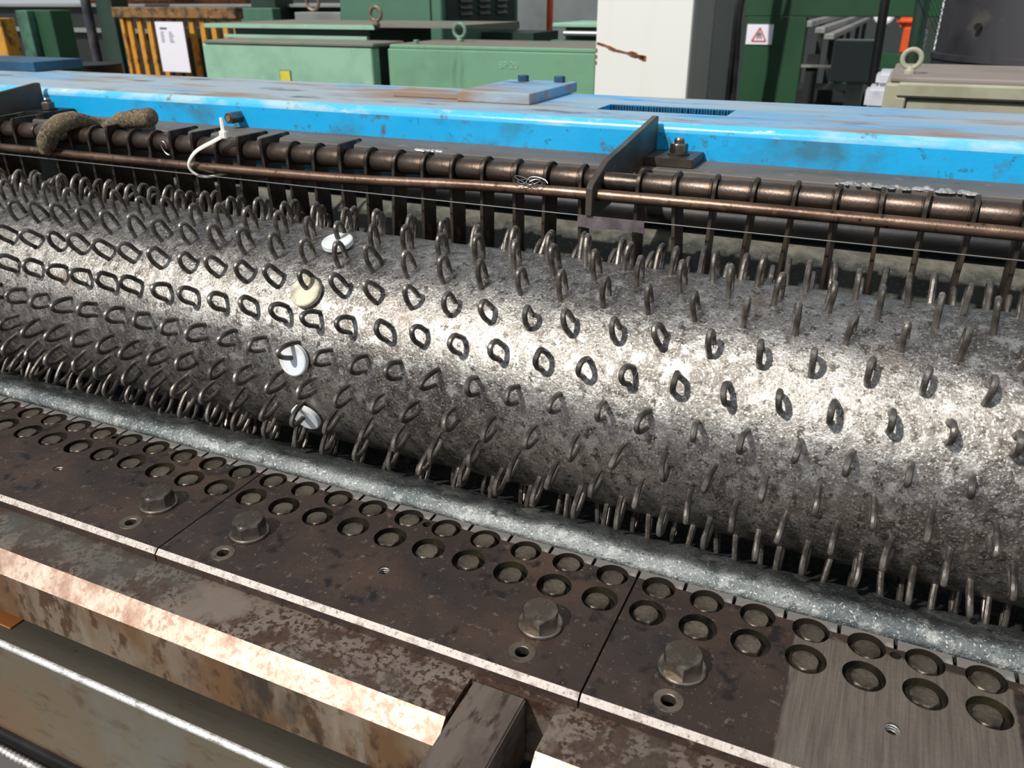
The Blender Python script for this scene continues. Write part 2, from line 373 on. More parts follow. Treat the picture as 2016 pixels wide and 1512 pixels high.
for k in range(-6, 8):
    th = T0+DT*k
    if not (45 < th < 262): continue
    for i in range(-36, 10):
        x = (-.095 if k % 2 == 0 else -.077)+PX*i
        if x > .26: continue
        t = R(th); n = Vector((0, math.cos(t), math.sin(t))); a = Vector((1, 0, 0)); tg = n.cross(a)*-1
        base = Vector((x+.5, 0, 0))+n*RD + a*rng.uniform(-.0012, .0012)
        m = Matrix((tg, a*-1, n)).transposed().to_4x4()
        if m.to_3x3().determinant() < 0: m = Matrix((tg, a, n)).transposed().to_4x4()
        yaw = rng.gauss(0, 5); lean = rng.gauss(0, 4); roll = rng.gauss(0, 4); hs = rng.uniform(.93, 1.1)*(1.04 if k >= 3 else 1)
        mm = Matrix.Translation(base) @ m @ Matrix.Rotation(R(yaw), 4, 'Z') @ Matrix.Rotation(R(lean), 4, 'X') @ Matrix.Rotation(R(roll), 4, 'Y') @ Matrix.Diagonal((rng.uniform(.94, 1.05), 1, hs, 1))
        wp = Vector((x, CY, CZ))+n*RD
        dist = (wp-Vector((0, -.357, .4))).length
        vis = n.dot((Vector((0, -.357, .4))-wp).normalized())
        loops.append((dist + (0 if vis > -.12 and -1.3 < x < .2 else 9), mm, rng.randrange(5)))
loops.sort(key=lambda q: q[0])
for d_, mm, v in loops[:300]:
    o = link('wire_loop', loop_me[v], drum); o.matrix_local = mm
bm = bmesh.new()
for d_, mm, v in loops[300:]:
    t = loop_me[v].copy(); t.transform(mm); bm.from_mesh(t); bpy.data.meshes.remove(t)
me = bpy.data.meshes.new('distant_wire_loops'); bm.to_mesh(me); bm.free(); me.materials.append(M_loop)
tag(link('distant_wire_loops', me, drum), kind='stuff')
# plastic discs threaded on one ring of loops
disc_lab = {-2: 'translucent white plastic disc on a loop at the crest of the drum', 0: 'yellowed plastic disc behind a loop on the upper front of the drum',
            2: 'milky plastic disc behind a loop at mid height of the drum', 4: 'white plastic disc seen edge-on low under the drum by the trough'}
for k, lab in disc_lab.items():
    t = R(T0+DT*k+4.6); n = Vector((0, math.cos(t), math.sin(t)))
    c = Vector((-.095-PX*10, CY, CZ))+n*(RD+.0012)
    b = B(); b.lathe([(.0022, 0), (.0138, 0), (.0148, .0008), (.0148, .0048), (.0138, .0056), (.0024, .0056)], (0, 0, 0), 'Z', 32)
    me = b.mesh('plastic_disc', M_discd if k == 0 else M_disc)
    o = link('plastic_disc', me); o.matrix_world = Matrix.Translation(c) @ n.to_track_quat('Z', 'Y').to_matrix().to_4x4()
    tag(o, lab, 'disc', 'plastic discs on the drum loops')

# ---------------------------------------------------------------- trough with rounded zinc rim
def trough():
    pr = [(.1392, -.014), (.1392, -.003), (.1395, .0002), (.1408, .0026), (.1430, .0052), (.1452, .0074), (.1475, .0090), (.1505, .0100), (.1540, .0100), (.1580, .0086), (.1640, .0066), (.1710, .0036), (.1780, .0003), (.1850, -.0032), (.1920, -.0078), (.2000, -.0140), (.2100, -.0215), (.2200, -.0285), (.2300, -.0345), (.2400, -.0395), (.2500, -.0435)]
    for k in range(16):
        a = R(263+k*4.2); pr.append((CY+.1340*math.cos(a), CZ+.1340*math.sin(a)))
    x0, x1, nx = -1.55, .45, 500
    bm = bmesh.new(); g = []
    for i in range(nx+1):
        x = x0+(x1-x0)*i/nx; row = []
        for j, (y, z) in enumerate(pr):
            p = Vector((x, y, z)); f = min(1, max(.22, (j-5)/4)) if j > 1 else .05
            if j > 13: f = .6
            d = noise.fractal(p*38, 1, 2, 4)*.0030*f + noise.noise(p*150)*.0011*(f+.25)
            row.append(bm.verts.new(p+Vector((0, (-.4*d if j < 9 else .2*d), d)) if j > 1 else p))
        g.append(row)
    for i in range(nx):
        for j in range(len(pr)-1):
            bm.faces.new((g[i][j], g[i+1][j], g[i+1][j+1], g[i][j+1])).smooth = True
    sk = [bm.verts.new(v.co+Vector((0, 0, -.05))) for v in ()]
    bmesh.ops.recalc_face_normals(bm, faces=bm.faces)
    me = bpy.data.meshes.new('drum_trough'); bm.to_mesh(me); bm.free(); me.materials.append(M_trough)
    for p in me.polygons: pass
    return tag(link('drum_trough', me), 'rough zinc-coated trough with a bright rounded rim running under the looped drum', 'trough')
trough()

# ---------------------------------------------------------------- bolted plates with counterbored bolts
def hex_bolt_me(af, h, mat):
    b = B(); b.hexagon((0, 0, 0), af, 0, h, .0014); return b.mesh('recessed_bolt', mat)
rb_me = [hex_bolt_me(.0168, .0064, M_bolt)]
b = B(); b.hexagon((0, 0, 0), .0242, .0026, .0135, .0026)
head_me = b.mesh('bolt_head', M_bolt2)
b = B(); b.lathe([(.009, 0), (.0160, 0), (.0164, .0006), (.0162, .0020), (.0152, .0027), (.009, .0027)], (0, 0, 0), 'Z', 32)
wash_me = b.mesh('washer', M_bolt2)
mark_me = text_mesh('8.8', .0052, .00025, 'grade_mark'); mark_me.materials.append(M_bolt)
b = B(); b.lathe([(.0048, -.006), (.0048, .0001), (.0052, .00045), (.0094, .0005), (.0097, 0), (.0097, -.006)], (0, 0, 0), 'Z', 28)
bush_me = b.mesh('dowel_bushing', M_bolt)
plates = [(-1.205, 'dark oiled steel plate farthest left along the trough, mostly out of frame'),
          (-.843, 'dark oiled steel plate left of the left joint'),
          (-.481, 'dark oiled steel plate in the middle between the two joints'),
          (-.119, 'dark steel plate on the right with a bare ground rectangle')]
YF, YB, TH = 0.0, .1279, .0102
for pi, (xa, lab) in enumerate(plates):
    xb = xa+.362; c = (xa+xb)/2
    root = thing('bolted_plate', lab, 'plate', (xa, 0, 0), 'bolted plates along the trough')
    g = .0007
    b = B()
    pr = [(YF, -.0035), (YF+.0040, 0), (YB, 0), (YB, -TH), (YF, -TH)]
    b.prof(pr, xa+g, xb-g)
    bm = b.bm; bmesh.ops.recalc_face_normals(bm, faces=bm.faces)
    for f in bm.faces:
        if f.normal.y < -.3 and f.normal.z > .3: f.material_index = 1
    me = b.mesh('plate_body', [M_platep if pi == 3 else M_plate, M_chamf, M_hole], smooth=False, off=(xa, 0, 0))
    cb = B()
    bolts = []
    for k in range(10):
        x = xa+.0181+.0362*k-.0001
        for y, r in ((.0935, .0134), (.1232, .0124)):
            cb.cyl((x, y, -.0070), (x, y, .004), r, 36); bolts.append((x, y))
    for x, y, r in ((c, .0555, .0046), (c, .1205+.001, .0036), (c, 0, 0)):
        if r: cb.cyl((x, y, -.0084), (x, y, .004), r, 24)
    for x in (c-.1287, c+.1325): cb.cyl((x, .0208, -.0083), (x, .0208, .004), .0096, 28)
    cut = cb.mesh('cut', [M_hole], smooth=False, off=(xa, 0, 0))
    me = boolean_cut(me, cut); me.name = 'plate_body'; fix_shade(me)
    link('plate_body', me, root)
    for x, y in bolts:
        o = link('recessed_bolt', rb_me[0], root)
        o.location = (x-xa+random.uniform(-.0012, .0012), y+random.uniform(-.0015, .0006)-.0008, -.0070)
        o.rotation_euler = (random.gauss(0, .02), random.gauss(0, .02), random.uniform(0, PI))
    for x in (c-.1287, c+.1325):
        o = link('dowel_bushing', bush_me, root); o.location = (x-xa, .0208, 0)
    for sgn, x in ((-1, c-.1275), (1, c+.1335)):
        ob = link('washer', wash_me, root); ob.location = (x-xa, .0508, 0)
        oh = link('bolt_head', head_me, root); oh.location = (x-xa, .0508, 0); oh.rotation_euler.z = random.uniform(-.35, .35)+PI/6
        for a in (.5, 3.9):
            om = link('grade_mark', mark_me, oh); om.location = (math.cos(a)*.0076, math.sin(a)*.0076, .0136); om.rotation_euler.z = a-PI/2
    # thread turns inside the middle hole
    tb = B()
    for q in range(3): tb.torus((c, .0555, -.0015-.002*q), .0045, .0006, 'Z', 20, 6)
    tb.build('thread_turns', M_bright, root)
# nylon strip between plates and trough rim, one segment to each bolt pitch
nyl = thing('nylon_strip', 'segmented grey-white nylon strip between the bolted plates and the zinc rim', 'strip', (-1.2, .137, 0))
b = B()
arc = [(.0126*math.cos(R(157-13.4*k/1.0)), .1232+.0126*math.sin(R(157-13.4*k))) for k in range(11)]
pol = [(-.0169, .1281)]+arc+[(.0169, .1281), (.0166, .1376), (-.0169, .1376)]
b.loft([[(x, y, -.009) for x, y in pol], [(x, y, -.0002) for x, y in pol]])
bmesh.ops.recalc_face_normals(b.bm, faces=b.bm.faces)
for f in b.bm.faces:
    if abs(f.normal.z) < .5: f.material_index = 1  # dark side walls paint in the shade around the bolt notches
nseg = b.mesh('segment', [M_nylon, M_hole], smooth=False, off=(0, .137, 0))
for k in range(40):
    o = link('segment', nseg, nyl); o.location = (-.005+.0180+.0362*k, random.uniform(-.0003, .0002), random.uniform(-.0002, .0002))
# ---------------------------------------------------------------- steel bed with scraped chamfer, clamping block, lower rail
bed = thing('steel_bed', 'stained brown steel bed with a bright scraped front chamfer under the plates', 'bed', (-.5, -.04, -.0676))
def bed_bar(x0, x1, name):
    b = B(); ZT = -.0106
    b.prof([(-.0055, ZT), (-.0402, ZT), (-.0533, ZT-.0131), (-.0533, -.0676), (-.0055, -.0676)], x0, x1)
    bmesh.ops.recalc_face_normals(b.bm, faces=b.bm.faces)
    for f in b.bm.faces:
        if f.normal.y < -.3: f.material_index = 2 if f.normal.z > .3 else 1
    return b.build(name, [M_bed, M_bedface, M_bedch], bed, smooth=False)
bed_bar(-1.9, -.1932, 'front_bar'); bed_bar(-.1315, .45, 'front_bar')
B().box(-1.9, .45, -.0055, .1385, -.0676, -.0106).build('rear_bar', M_bed, bed, smooth=False)
B().box(-1.9, .45, .1385, .43, -.12, -.075).build('pan', M_black, bed, smooth=False)
b = B(); b.box(-.1896, -.1522, -.150, -.0068, -.062, -.0088, .0012, 2)
tag(b.build('clamping_block', M_block), 'brown steel block laid across the bed in its slot below the middle plate', 'block')
wl = bpy.data.objects['clamping_block']
rail = thing('lower_rail', 'machined steel rail with a bright rounded edge in the near left foreground', 'rail', (-.5, -.0713, -.2013))
b = B(); pr = [(.02, -.084)]
for k in range(7):
    a = R(90+15*k); pr.append((-.0668+.0045*math.cos(a), -.0885+.0045*math.sin(a)))
pr += [(-.0713, -.2013), (.02, -.2013)]
b.prof(pr, -1.9, .45); bmesh.ops.recalc_face_normals(b.bm, faces=b.bm.faces)
for f in b.bm.faces:
    if f.normal.y < -.95: f.material_index = 1
    elif f.normal.y < -.1 and f.normal.z > .05: f.material_index = 2
b.build('rail_body', [M_rail, M_railface, M_bright], rail, angle=50)
B().box(-1.9, .45, -.005, .02, -.084, -.0676).build('spacer_bar', M_black, rail, smooth=False)
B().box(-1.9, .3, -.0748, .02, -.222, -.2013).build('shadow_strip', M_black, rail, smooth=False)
b = B()
ring = []
n = 900
for i in range(n+1):
    x = -1.3+1.25*i/n; rr = .0034+.0006*math.sin(i*PI*.5)
    ring.append([(x, -.0822+rr*math.cos(2*PI*k/10), -.214+rr*math.sin(2*PI*k/10)) for k in range(10)])
b.loft(ring); tag(b.build('threaded_rod', M_bright, angle=60), 'thin bright threaded rod below the lower rail in the bottom left corner', 'rod')
b = B(); prf = []
for i in range(160):
    x = -1.2+i*.006; prf += [(.036, x), (.036, x+.0048), (.0345, x+.0050), (.0345, x+.0058)]
b.lathe(prf, (0, -.121, -.264), 'X', 40)
tag(b.build('grooved_roller', M_bright, angle=25), 'bright grooved roller just showing in the bottom left corner', 'roller')
b = B(); b.box(-.80, -.609, -.0560, -.0420, -.0838, -.0824, .0004)
tag(b.build('copper_shim', M_copper), 'orange copper shim strip at the left edge below the bed', 'shim')

# ---------------------------------------------------------------- comb rail: tube, sleeves, tines
TY, TZ, TR = .4156, .2341, .0113
comb = thing('comb_rail', 'brown tube carrying a row of flat steel tines behind the drum', 'comb', (-.5, TY, TZ))
b = B(); b.cyl((-1.75, TY, TZ), (.5, TY, TZ), .0092, 24); b.build('core_tube', M_tube, comb)
tx = [-.275-.0359*k for k in range(0, 38)] + [-.2157+.0359*k for k in range(0, 15)]
missing = 24
def tine_me(kind):
    b = B(); th = .0019; pts = []
    if kind == 0:
        for k in range(11):
            a = R(180-k*24); pts.append((.0152*math.cos(a), .0152*math.sin(a)))
        pts += [(.0116, -.014), (.0112, -.05), (.0108, -.185), (-.0152, -.185)]
    else:
        pts = [(-.0152, .0100), (-.0142, .0165), (-.012, .0178), (.034, .0178), (.037, .0160), (.037, .0138), (.018, .0132), (.0135, .006), (.0118, -.014), (.0112, -.05), (.0108, -.185), (-.0152, -.185)]
    vs0 = [(-th, y, z) for y, z in pts]; vs1 = [(th, y, z) for y, z in pts]
    b.loft([vs0, vs1]); bmesh.ops.bevel(b.bm, geom=[e for e in b.bm.edges if abs(e.verts[0].co.x-e.verts[1].co.x) < 1e-6], offset=.0004, segments=1, affect='EDGES')
    return b.mesh('tine', M_tine)
tm = [tine_me(0), tine_me(1)]
b = B(); b.lathe([(.0096, -.0156), (.0109, -.0153), (.0113, -.0146), (.0113, .0128), (.0108, .0132), (.0108, .0138), (.0112, .0142), (.0110, .0152), (.0096, .0155)], (0, 0, 0), 'X', 24)
slv = b.mesh('spacer_sleeve', M_tube)
square = {8, 11, 12, 14, 15, 23, 24, 22, 18, 20, 27}
tr = random.Random(5)
for i, x in enumerate(tx):
    if i == 22: pass
    else:
        o = link('tine', tm[1 if (i < 38 and i in square) else 0], comb); o.location = (x+.5, 0, 0)
        o.rotation_euler = (tr.gauss(0, .015), tr.gauss(0, .03), tr.gauss(0, .05))
    o = link('spacer_sleeve', slv, comb); o.location = (x+.5+.0180, 0, 0)
    if i == 0: o.location.x -= .0; o.scale.x = .62; o.location.x = -.275+.5+.0115
# round guide rod
b = B(); b.tube(smooth_path([(-1.75, .393, .2125), (-1.126, .393, .2132), (-.84, .393, .2134), (-.5546, .393, .2163), (-.2575, .393, .2249), (.5, .393, .2249)], 12), .0058, 16)
tag(b.build('guide_rod', M_rod), 'coppery round rod running in front of the tines', 'rod')
# brackets
for xr, lab in ((-.2540, 'dark sloping steel bracket plate through which the tube and rod pass, right of centre'), (-1.300, 'black steel bracket plate at the far left edge of the beam')):
    b = B()
    pts = [(.3795, .2330), (.384, .2372), (.424, .2520), (.4600, .2560), (.600, .2740), (.6060, .2730), (.6060, .2268), (.470, .2230), (.440, .2060), (.396, .2055), (.3795, .2075)]
    b.loft([[(xr-.0066, y, z) for y, z in pts], [(xr, y, z) for y, z in pts]])
    bmesh.ops.bevel(b.bm, geom=[e for e in b.bm.edges if abs(e.verts[0].co.x-e.verts[1].co.x) < 1e-6], offset=.0006, segments=1, affect='EDGES')
    tag(b.build('bracket_plate', M_dark), lab, 'bracket', 'bracket plates on the beam')
# ledge, hold-down blocks
LZ = .2255
b = B(); b.prof([(.5365, LZ-.001), (.5375, LZ), (.6100, LZ), (.6100, LZ-.010), (.5365, LZ-.010)], -2.6, .8)
lg_ = b.build('ledge_angle', M_ledge, smooth=False)
tag(lg_, 'grimy grey steel ledge strip along the foot of the blue beam', 'ledge')
b = B(); b.cyl((-2.6, .546, .177), (.8, .546, .177), .012, 24)
tag(b.build('rear_shaft', M_black), 'dark brown shaft half hidden behind the tines', 'shaft')
b = B(); prf = []
b.cyl((-.98, .564, .065), (.8, .564, .065), .0905, 72)
tag(b.build('rear_roller', M_roller), 'dusty grey-green roller behind the tines', 'roller')
def holddown(xc, yc, lab, mat):
    t = thing('hold_down_block', lab, 'clamp', (xc, yc, LZ), 'hold-down blocks on the ledge')
    b = B(); b.box(xc-.028, xc+.028, yc-.030, yc+.030, LZ, LZ+.0098, .0012, 2); b.build('block', mat, t)
    b = B(); b.lathe([(.006, 0), (.0125, 0), (.0127, .0022), (.006, .0022)], (xc+.004, yc, LZ+.0098), 'Z', 24); b.build('washer', mat, t)
    b = B(); b.hexagon((xc+.004, yc, LZ+.0120), .018, 0, .0105, .0018, .35); b.build('hex_nut', M_bolt2, t)
    b = B(); b.lathe([(.0055, 0), (.0058, .006), (.0045, .008)], (xc+.004, yc, LZ+.0205), 'Z', 16); b.build('bolt_end', M_bolt2, t)
holddown(-.226, .583, 'hold-down block with washer and hex bolt right of the sloping bracket', M_dark)
holddown(-1.262, .580, 'hold-down block with hex bolt near the left edge, blacked in for shade', M_black)  # black material stands in for the shade at the left end

tag(B().box(-3.2, 1.6, .665, .70, FZ, .169).build('dark_gap_backing', M_black, smooth=False), 'black backing plate added to darken the gap under the blue beam', 'guard')  # black sheet added so the gap under the beam stays as dark as shade
rs = random.Random(9); b = B()
for k in range(60):
    x = -.045+.0021*k+rs.uniform(-.002, .002); q = rs.uniform(.0018, .0042)
    y = .5375+rs.uniform(-.004, .010)
    b.lathe([(q*.3, -.001), (q, 0), (q*.9, q*.35), (q*.3, q*.7)], (x, y, LZ), 'Z', 7)
for k in range(12):
    x = -.545+.0032*k; b.lathe([(.001, -.001), (.0035, 0), (.003, .0012), (.001, .002)], (x, .539+rs.uniform(-.003, .006), LZ), 'Z', 7)
tag(b.build('weld_crust', M_bright, lg_), kind='stuff')
# ---------------------------------------------------------------- blue beam
beam = thing('blue_beam', 'long grimy bright blue painted box beam with a dusty top', 'beam', (-.5, .73, -.1))
BY0, BY1, BZ = .6105, .862, .2655
pr = [(BY0, .17), (BY0, BZ-.011)]
for k in range(1, 7):
    a = R(180-15*k); pr.append((BY0+.011+.011*math.cos(a), BZ-.011+.011*math.sin(a)))
pr += [(BY1-.003, BZ), (BY1, BZ-.003), (BY1, .17)]
b = B(); b.prof(pr, -2.6, .9)
bmesh.ops.recalc_face_normals(b.bm, faces=b.bm.faces)
for f in b.bm.faces:
    nn = f.normal
    if nn.z > .97: f.material_index = 1
    elif nn.z > .1 and nn.y < 0: f.material_index = 2
me = b.mesh('beam_body', [M_blue, M_bluetop, M_blueedge, M_black], off=(-.5, .73, -.1), angle=40)
cb = B(); cb.box(-.362+.5, -.193+.5, .697-.73, .758-.73, BZ-.020+.1, BZ+.02+.1); cut = cb.mesh('cut', [M_blue], smooth=False)
me = boolean_cut(me, cut); me.name = 'beam_body'; fix_shade(me, 40)
link('beam_body', me, beam)
# ragged flame-cut rear wall of the slot
b = B()
for k in range(44):
    x = -.360+.0038*k; b.box(x, x+.0030, .752+random.uniform(-.002, .002), .760, BZ-.019, BZ-.0004, .0006)
tag(b.build('slot_edge', M_bluedk, beam), kind='stuff')
b = B(); b.box(-.690, -.506, .722, .770, BZ, BZ+.008, .001); b.build('raised_strip', M_bluetop, beam)
b = B(); b.box(-.572, -.460, .702, .886, BZ+.0001, BZ+.0145, .001); cp = b.build('cover_plate', M_bluetop, beam)
for x, y in ((-.540, .862), (-.482, .868)):
    b = B(); b.hexagon((x, y, BZ+.0145), .015, 0, .009, .0012, .3); b.build('hex_bolt', M_bluedk, cp)
b = B(); b.lathe([(.0035, -.024), (.0075, -.0245), (.0088, -.0235), (.0088, 0)], (-.888, BY0, .2405), 'Y', 6); pp = b.build('pipe_fitting', M_bolt2, beam)
b = B(); b.lathe([(.0022, -.0252), (.0040, -.0254), (.0046, -.0235)], (-.888, BY0, .2405), 'Y', 20); b.build('bore_ring', M_nylon, pp)
b = B(); b.box(-1.96, -1.588, .815, .93, BZ, BZ+.019, .0015)
tag(b.build('blue_end_box', M_bluedk), 'blue box darkened for shade lying on the far left end of the blue beam', 'box')  # dark blue paints in the shade over this end of the beam

# ---------------------------------------------------------------- glove, cable tie, wire, tape
def glove():
    b = B()
    b.tube(smooth_path([(-1.022, .3860, .2130), (-1.017, .3840, .2230), (-1.008, .3840, .2360), (-.997, .392, .2490), (-.988, .412, .2545), (-.983, .440, .2440), (-.978, .462, .236)], 6), [.004, .007]+[.0100]*5+[.0125]*10+[.0118]*8+[.010]*12, 16)
    b.tube(smooth_path([(-.985, .456, .2370), (-.970, .445, .2410), (-.950, .436, .2475), (-.925, .431, .2540), (-.895, .430, .2585), (-.874, .430, .2612), (-.864, .430, .2622)], 6), [.007]*8+[.0072]*4+[.0090]*6+[.0110]*6+[.0124]*8+[.0116, .0106, .0085, .0055, .003], 16)
    b.lathe([(.001, -.04), (.012, -.036), (.018, -.02), (.020, 0), (.016, .02), (.010, .034), (.001, .04)], (-.972, .486, .236), 'Y', 14)
    for v in b.bm.verts:
        if v.co.y > .47: v.co.z = LZ+.0015+(v.co.z-LZ)*.55 if v.co.z > .215 else max(v.co.z, .222)
    me = b.mesh('work_glove', M_glove)
    o = bpy.data.objects.new('t', me); COL.objects.link(o)
    rm = o.modifiers.new('r', 'REMESH'); rm.mode = 'VOXEL'; rm.voxel_size = .0022
    sm = o.modifiers.new('s', 'SMOOTH'); sm.iterations = 4
    dg = bpy.context.evaluated_depsgraph_get(); dg.update()
    m2 = bpy.data.meshes.new_from_object(o.evaluated_get(dg), depsgraph=dg); bpy.data.objects.remove(o)
    for p in m2.polygons: p.use_smooth = True
    for v in m2.vertices:
        v.co += v.normal*noise.noise(v.co*60)*.0014
    m2.name = 'work_glove'
    if not m2.materials: m2.materials.append(M_glove)
    tag(link('work_glove', m2), 'grimy knitted work glove draped over the tube with two fingers showing', 'glove')
glove()
tie = thing('cable_tie', 'white nylon cable tie looped round the tube and the coppery rod', 'cable tie', (-.735, .40, .25))
b = B(); pth = smooth_path([(-.7215, .3975, .2520), (-.735, .392, .2450), (-.755, .384, .2340), (-.768, .382, .2200), (-.767, .383, .2105), (-.757, .387, .2035), (-.745, .394, .2035), (-.728, .405, .2080), (-.716, .412, .2150), (-.709, .410, .2200)], 6)
b.tube(pth, .0031, 8, .5); b.build('strap', M_zip, tie)
b = B(); b.box(-.726, -.7155, .394, .401, .2488, .2580, .0012, 2); b.build('lock_head', M_zip, tie)
b = B(); b.tube([(-.7215, .3975, .255), (-.7235, .400, .263), (-.7255, .402, .2720)], .0022, 8, .6); b.build('tail', M_zip, tie)
def wz(x): return .2062+.0006*math.sin(x*4)
b = B(); b.tube([(-1.7+.06*k, .3835, wz(-1.7+.06*k)) for k in range(37)], .00065, 6)
tag(b.build('tension_wire', M_wire), 'thin bare wire stretched along in front of the tines', 'wire')
b = B(); rows = []
for i in range(15):
    x = -.2690+.0672*i/14; z = wz(x); wv = .0012*math.sin(i*1.1)
    rows.append([(x, .3826, z+.0006), (x, .3819+wv*.3, z-.004), (x+.001, .3813+wv, z-.0105-.001*math.sin(i*.5)), (x+.001, .3823+wv, z-.0105-.001*math.sin(i*.5)), (x, .3832+wv*.3, z-.004), (x, .3842, z+.0006)])
b.loft(rows); tag(b.build('tape_flag', M_tape), 'grey tape folded over the thin wire below the bracket tip', 'tape')
b = B(); rr = random.Random(3)
cp_ = [(-.318+.012*math.cos(a*1.3)+.004*math.cos(3.1*a)-.006*a/9, .3845+.002*math.sin(2*a), .2335+.0035*math.sin(a*2.1)+.002*math.sin(a)) for a in [k*.35 for k in range(36)]]
b.tube(smooth_path(cp_, 2), .00045, 5)
tag(b.build('wire_tangle', M_wire), 'small tangle of fine wire caught on the tube by the rod', 'wire')
b = B(); cp_ = [(-.818+.006*math.cos(a)+.0012*a, .393, .2325+.008*math.sin(a*.9)) for a in [k*.4 for k in range(14)]]
b.tube(smooth_path(cp_, 2), .0006, 5)
tag(b.build('wire_hook', M_wire), 'small curl of wire hanging from the tube left of the cable tie', 'wire')

# ---------------------------------------------------------------- background
def eye_bolt(x, y, z, r, mat, lab, ring_axis='Y'):
    t = thing('eye_bolt', lab, 'eye bolt', (x, y, z), 'lifting eye bolts')
    b = B(); b.torus((x, y, z+.030*r/.034+r*.75), r, r*.28, ring_axis, 28, 10); b.build('ring', mat, t)
    b = B(); b.lathe([(r*.62, 0), (r*.62, .006), (r*.34, .012), (r*.30, .030*r/.034)], (x, y, z), 'Z', 18); b.build('shank', mat, t)
# pale green cabinet A
cA = thing('pale_green_cabinet', 'pale green electrical cabinet with a yellow sticker behind the blue beam', 'cabinet', (-2.1, 2.45, FZ))
B().box(-2.485, -1.712, 2.2, 2.25, FZ, .238, .004).build('body', M_gA, cA)
B().box(-2.46, -1.735, 2.25, 2.44, FZ, .236).build('dark_gap_body', M_black, cA, smooth=False)  # black body added so the gap beside the green box looks deeply shaded
B().box(-2.470, -1.700, 2.195, 2.40, .239, .252, .003).build('lid', M_gtop, cA)
b = B(); b.box(-2.122, -2.076, 2.196, 2.2, .085, .152); st = b.build('sticker', M_sticker, cA, smooth=False); tag(st, 'yellow rectangular sticker with a black frame')
b = B(); b.box(-2.125, -2.073, 2.197, 2.1985, .082, .155); b.build('sticker_frame', M_ink, st, smooth=False)
cv = thing('green_machine_cover', 'flat grey-green machine cover with an eye bolt above the pale cabinet', 'cover', (-2.3, 2.8, .24))
B().box(-2.742, -1.888, 2.5, 3.1, .284, .300, .002).build('top_plate', M_gtop, cv)
B().box(-2.742, -1.889, 2.494, 2.5, .283, .299, .001).build('front_edge', M_gA, cv)
B().box(-2.6, -1.897, 2.45, 2.455, .248, .261, .001).build('lower_strip', M_gA, cv)
B().box(-2.6, -1.93, 2.52, 3.0, -.2, .284).build('dark_recess', M_gD, cv, smooth=False)
b = B(); b.prof([(2.5, .300), (2.5, .292), (3.1, .270), (3.1, .300)], -1.888, -1.55); b.build('side_flap', M_gtop, cv, smooth=False)
eye_bolt(-1.882, 2.5, .300, .024, M_eyeA, 'rusty brown eye bolt standing on the grey-green machine cover')
# green box B
cB = thing('green_box', 'mid green equipment box with chalk scribbles left of the white column', 'cabinet', (-1.3, 2.4, FZ))
B().box(-1.646, -.888, 2.2, 2.58, FZ, .237, .003).build('body', M_gB, cB)
B().box(-1.640, -.880, 2.203, 2.58, .237, .250, .003).build('lid', M_gB, cB)
B().box(-1.636, -.884, 2.21, 2.575, .250, .2515).build('dusty_top', M_gtop, cB, smooth=False)
ch = text_mesh('8P 20', .030, .0006, 'chalk_mark'); ch.materials.append(M_gA)
o = link('chalk_mark', ch, cB); o.location = (-1.185+1.3, -.201, .195-FZ); o.rotation_euler = (PI/2, 0, 0)
b = B(); b.hexagon((-1.565, 2.26, .2515), .02, 0, .012, .002); b.build('lid_bolt', M_eyeB, cB)
eye_bolt(-1.480, 2.42, .2515, .0225, M_eyeB, 'green painted eye bolt on the mid green box')
# tall green louvred cabinet
cC = thing('tall_green_cabinet', 'tall dark green cabinet with louvred side behind the green boxes', 'cabinet', (-2.2, 3.5, FZ))
B().box(-2.545, -1.985, 3.2, 4.05, FZ, .9, .006).build('body', M_gC, cC)
B().box(-2.500, -2.040, 3.19, 3.2, .279, .9, .003).build('front_door', M_gC, cC)
dr = B().box(-1.985, -1.980, 3.24, 4.0, .279, .9).build('side_panel', M_gD, cC, smooth=False)
for k in range(3):
    for q in range(4):
        b = B(); y = 3.36+.2*k; z = .318+.028*q
        b.prof([(y, z), (y+.13, z)], -1.98, -1.98) if False else b.loft([[(-1.980, y, z), (-1.980, y+.12, z), (-1.980, y+.12, z+.016), (-1.980, y, z+.016)], [(-1.966, y, z), (-1.966, y+.12, z), (-1.979, y+.12, z+.016), (-1.979, y, z+.016)]])
        b.build('louvre', M_gD, dr, smooth=False)
B().box(-2.1, -1.70, 3.6, 3.93, FZ, .235).build('plinth', M_gD, cC, smooth=False)
# grey partition, orange pole, small bench
tag(B().box(-3.3, -1.9, 6.0, 6.06, FZ, 1.2).build('grey_partition', M_wall, smooth=False), 'plain grey partition panel behind the orange pole', 'panel')
b = B(); b.cyl((-1.792, 4.0, FZ), (-1.772, 4.0, .9), .0165, 14)
tag(b.build('orange_pole', M_orange), 'thin upright orange pole in front of the grey partition', 'pole')
sb = thing('green_hand_wheel_stand', 'small green machine stand with a hand wheel beside the white column', 'machine', (-1.22, 3.0, FZ))
B().box(-1.338, -1.05, 2.95, 3.3, .284, .300, .003).build('table_top', M_gA, sb)
B().box(-1.300, -1.05, 3.0, 3.3, .236, .284, .003).build('slide', M_gD, sb)
B().box(-1.346, -1.05, 2.95, 3.3, FZ, .236, .003).build('stand', M_gC, sb)
b = B(); b.cyl((-1.29, 2.96, .262), (-1.05, 2.96, .262), .010, 12); b.build('lead_screw', M_alu, sb)
b = B(); b.torus((-1.098, 2.90, .262), .045, .008, 'X', 24, 8); b.build('hand_wheel', M_gA, sb)
b = B(); b.cyl((-1.10, 3.0, .300), (-1.095, 3.0, .345), .012, 12); b.build('knob', M_eyeA, sb)
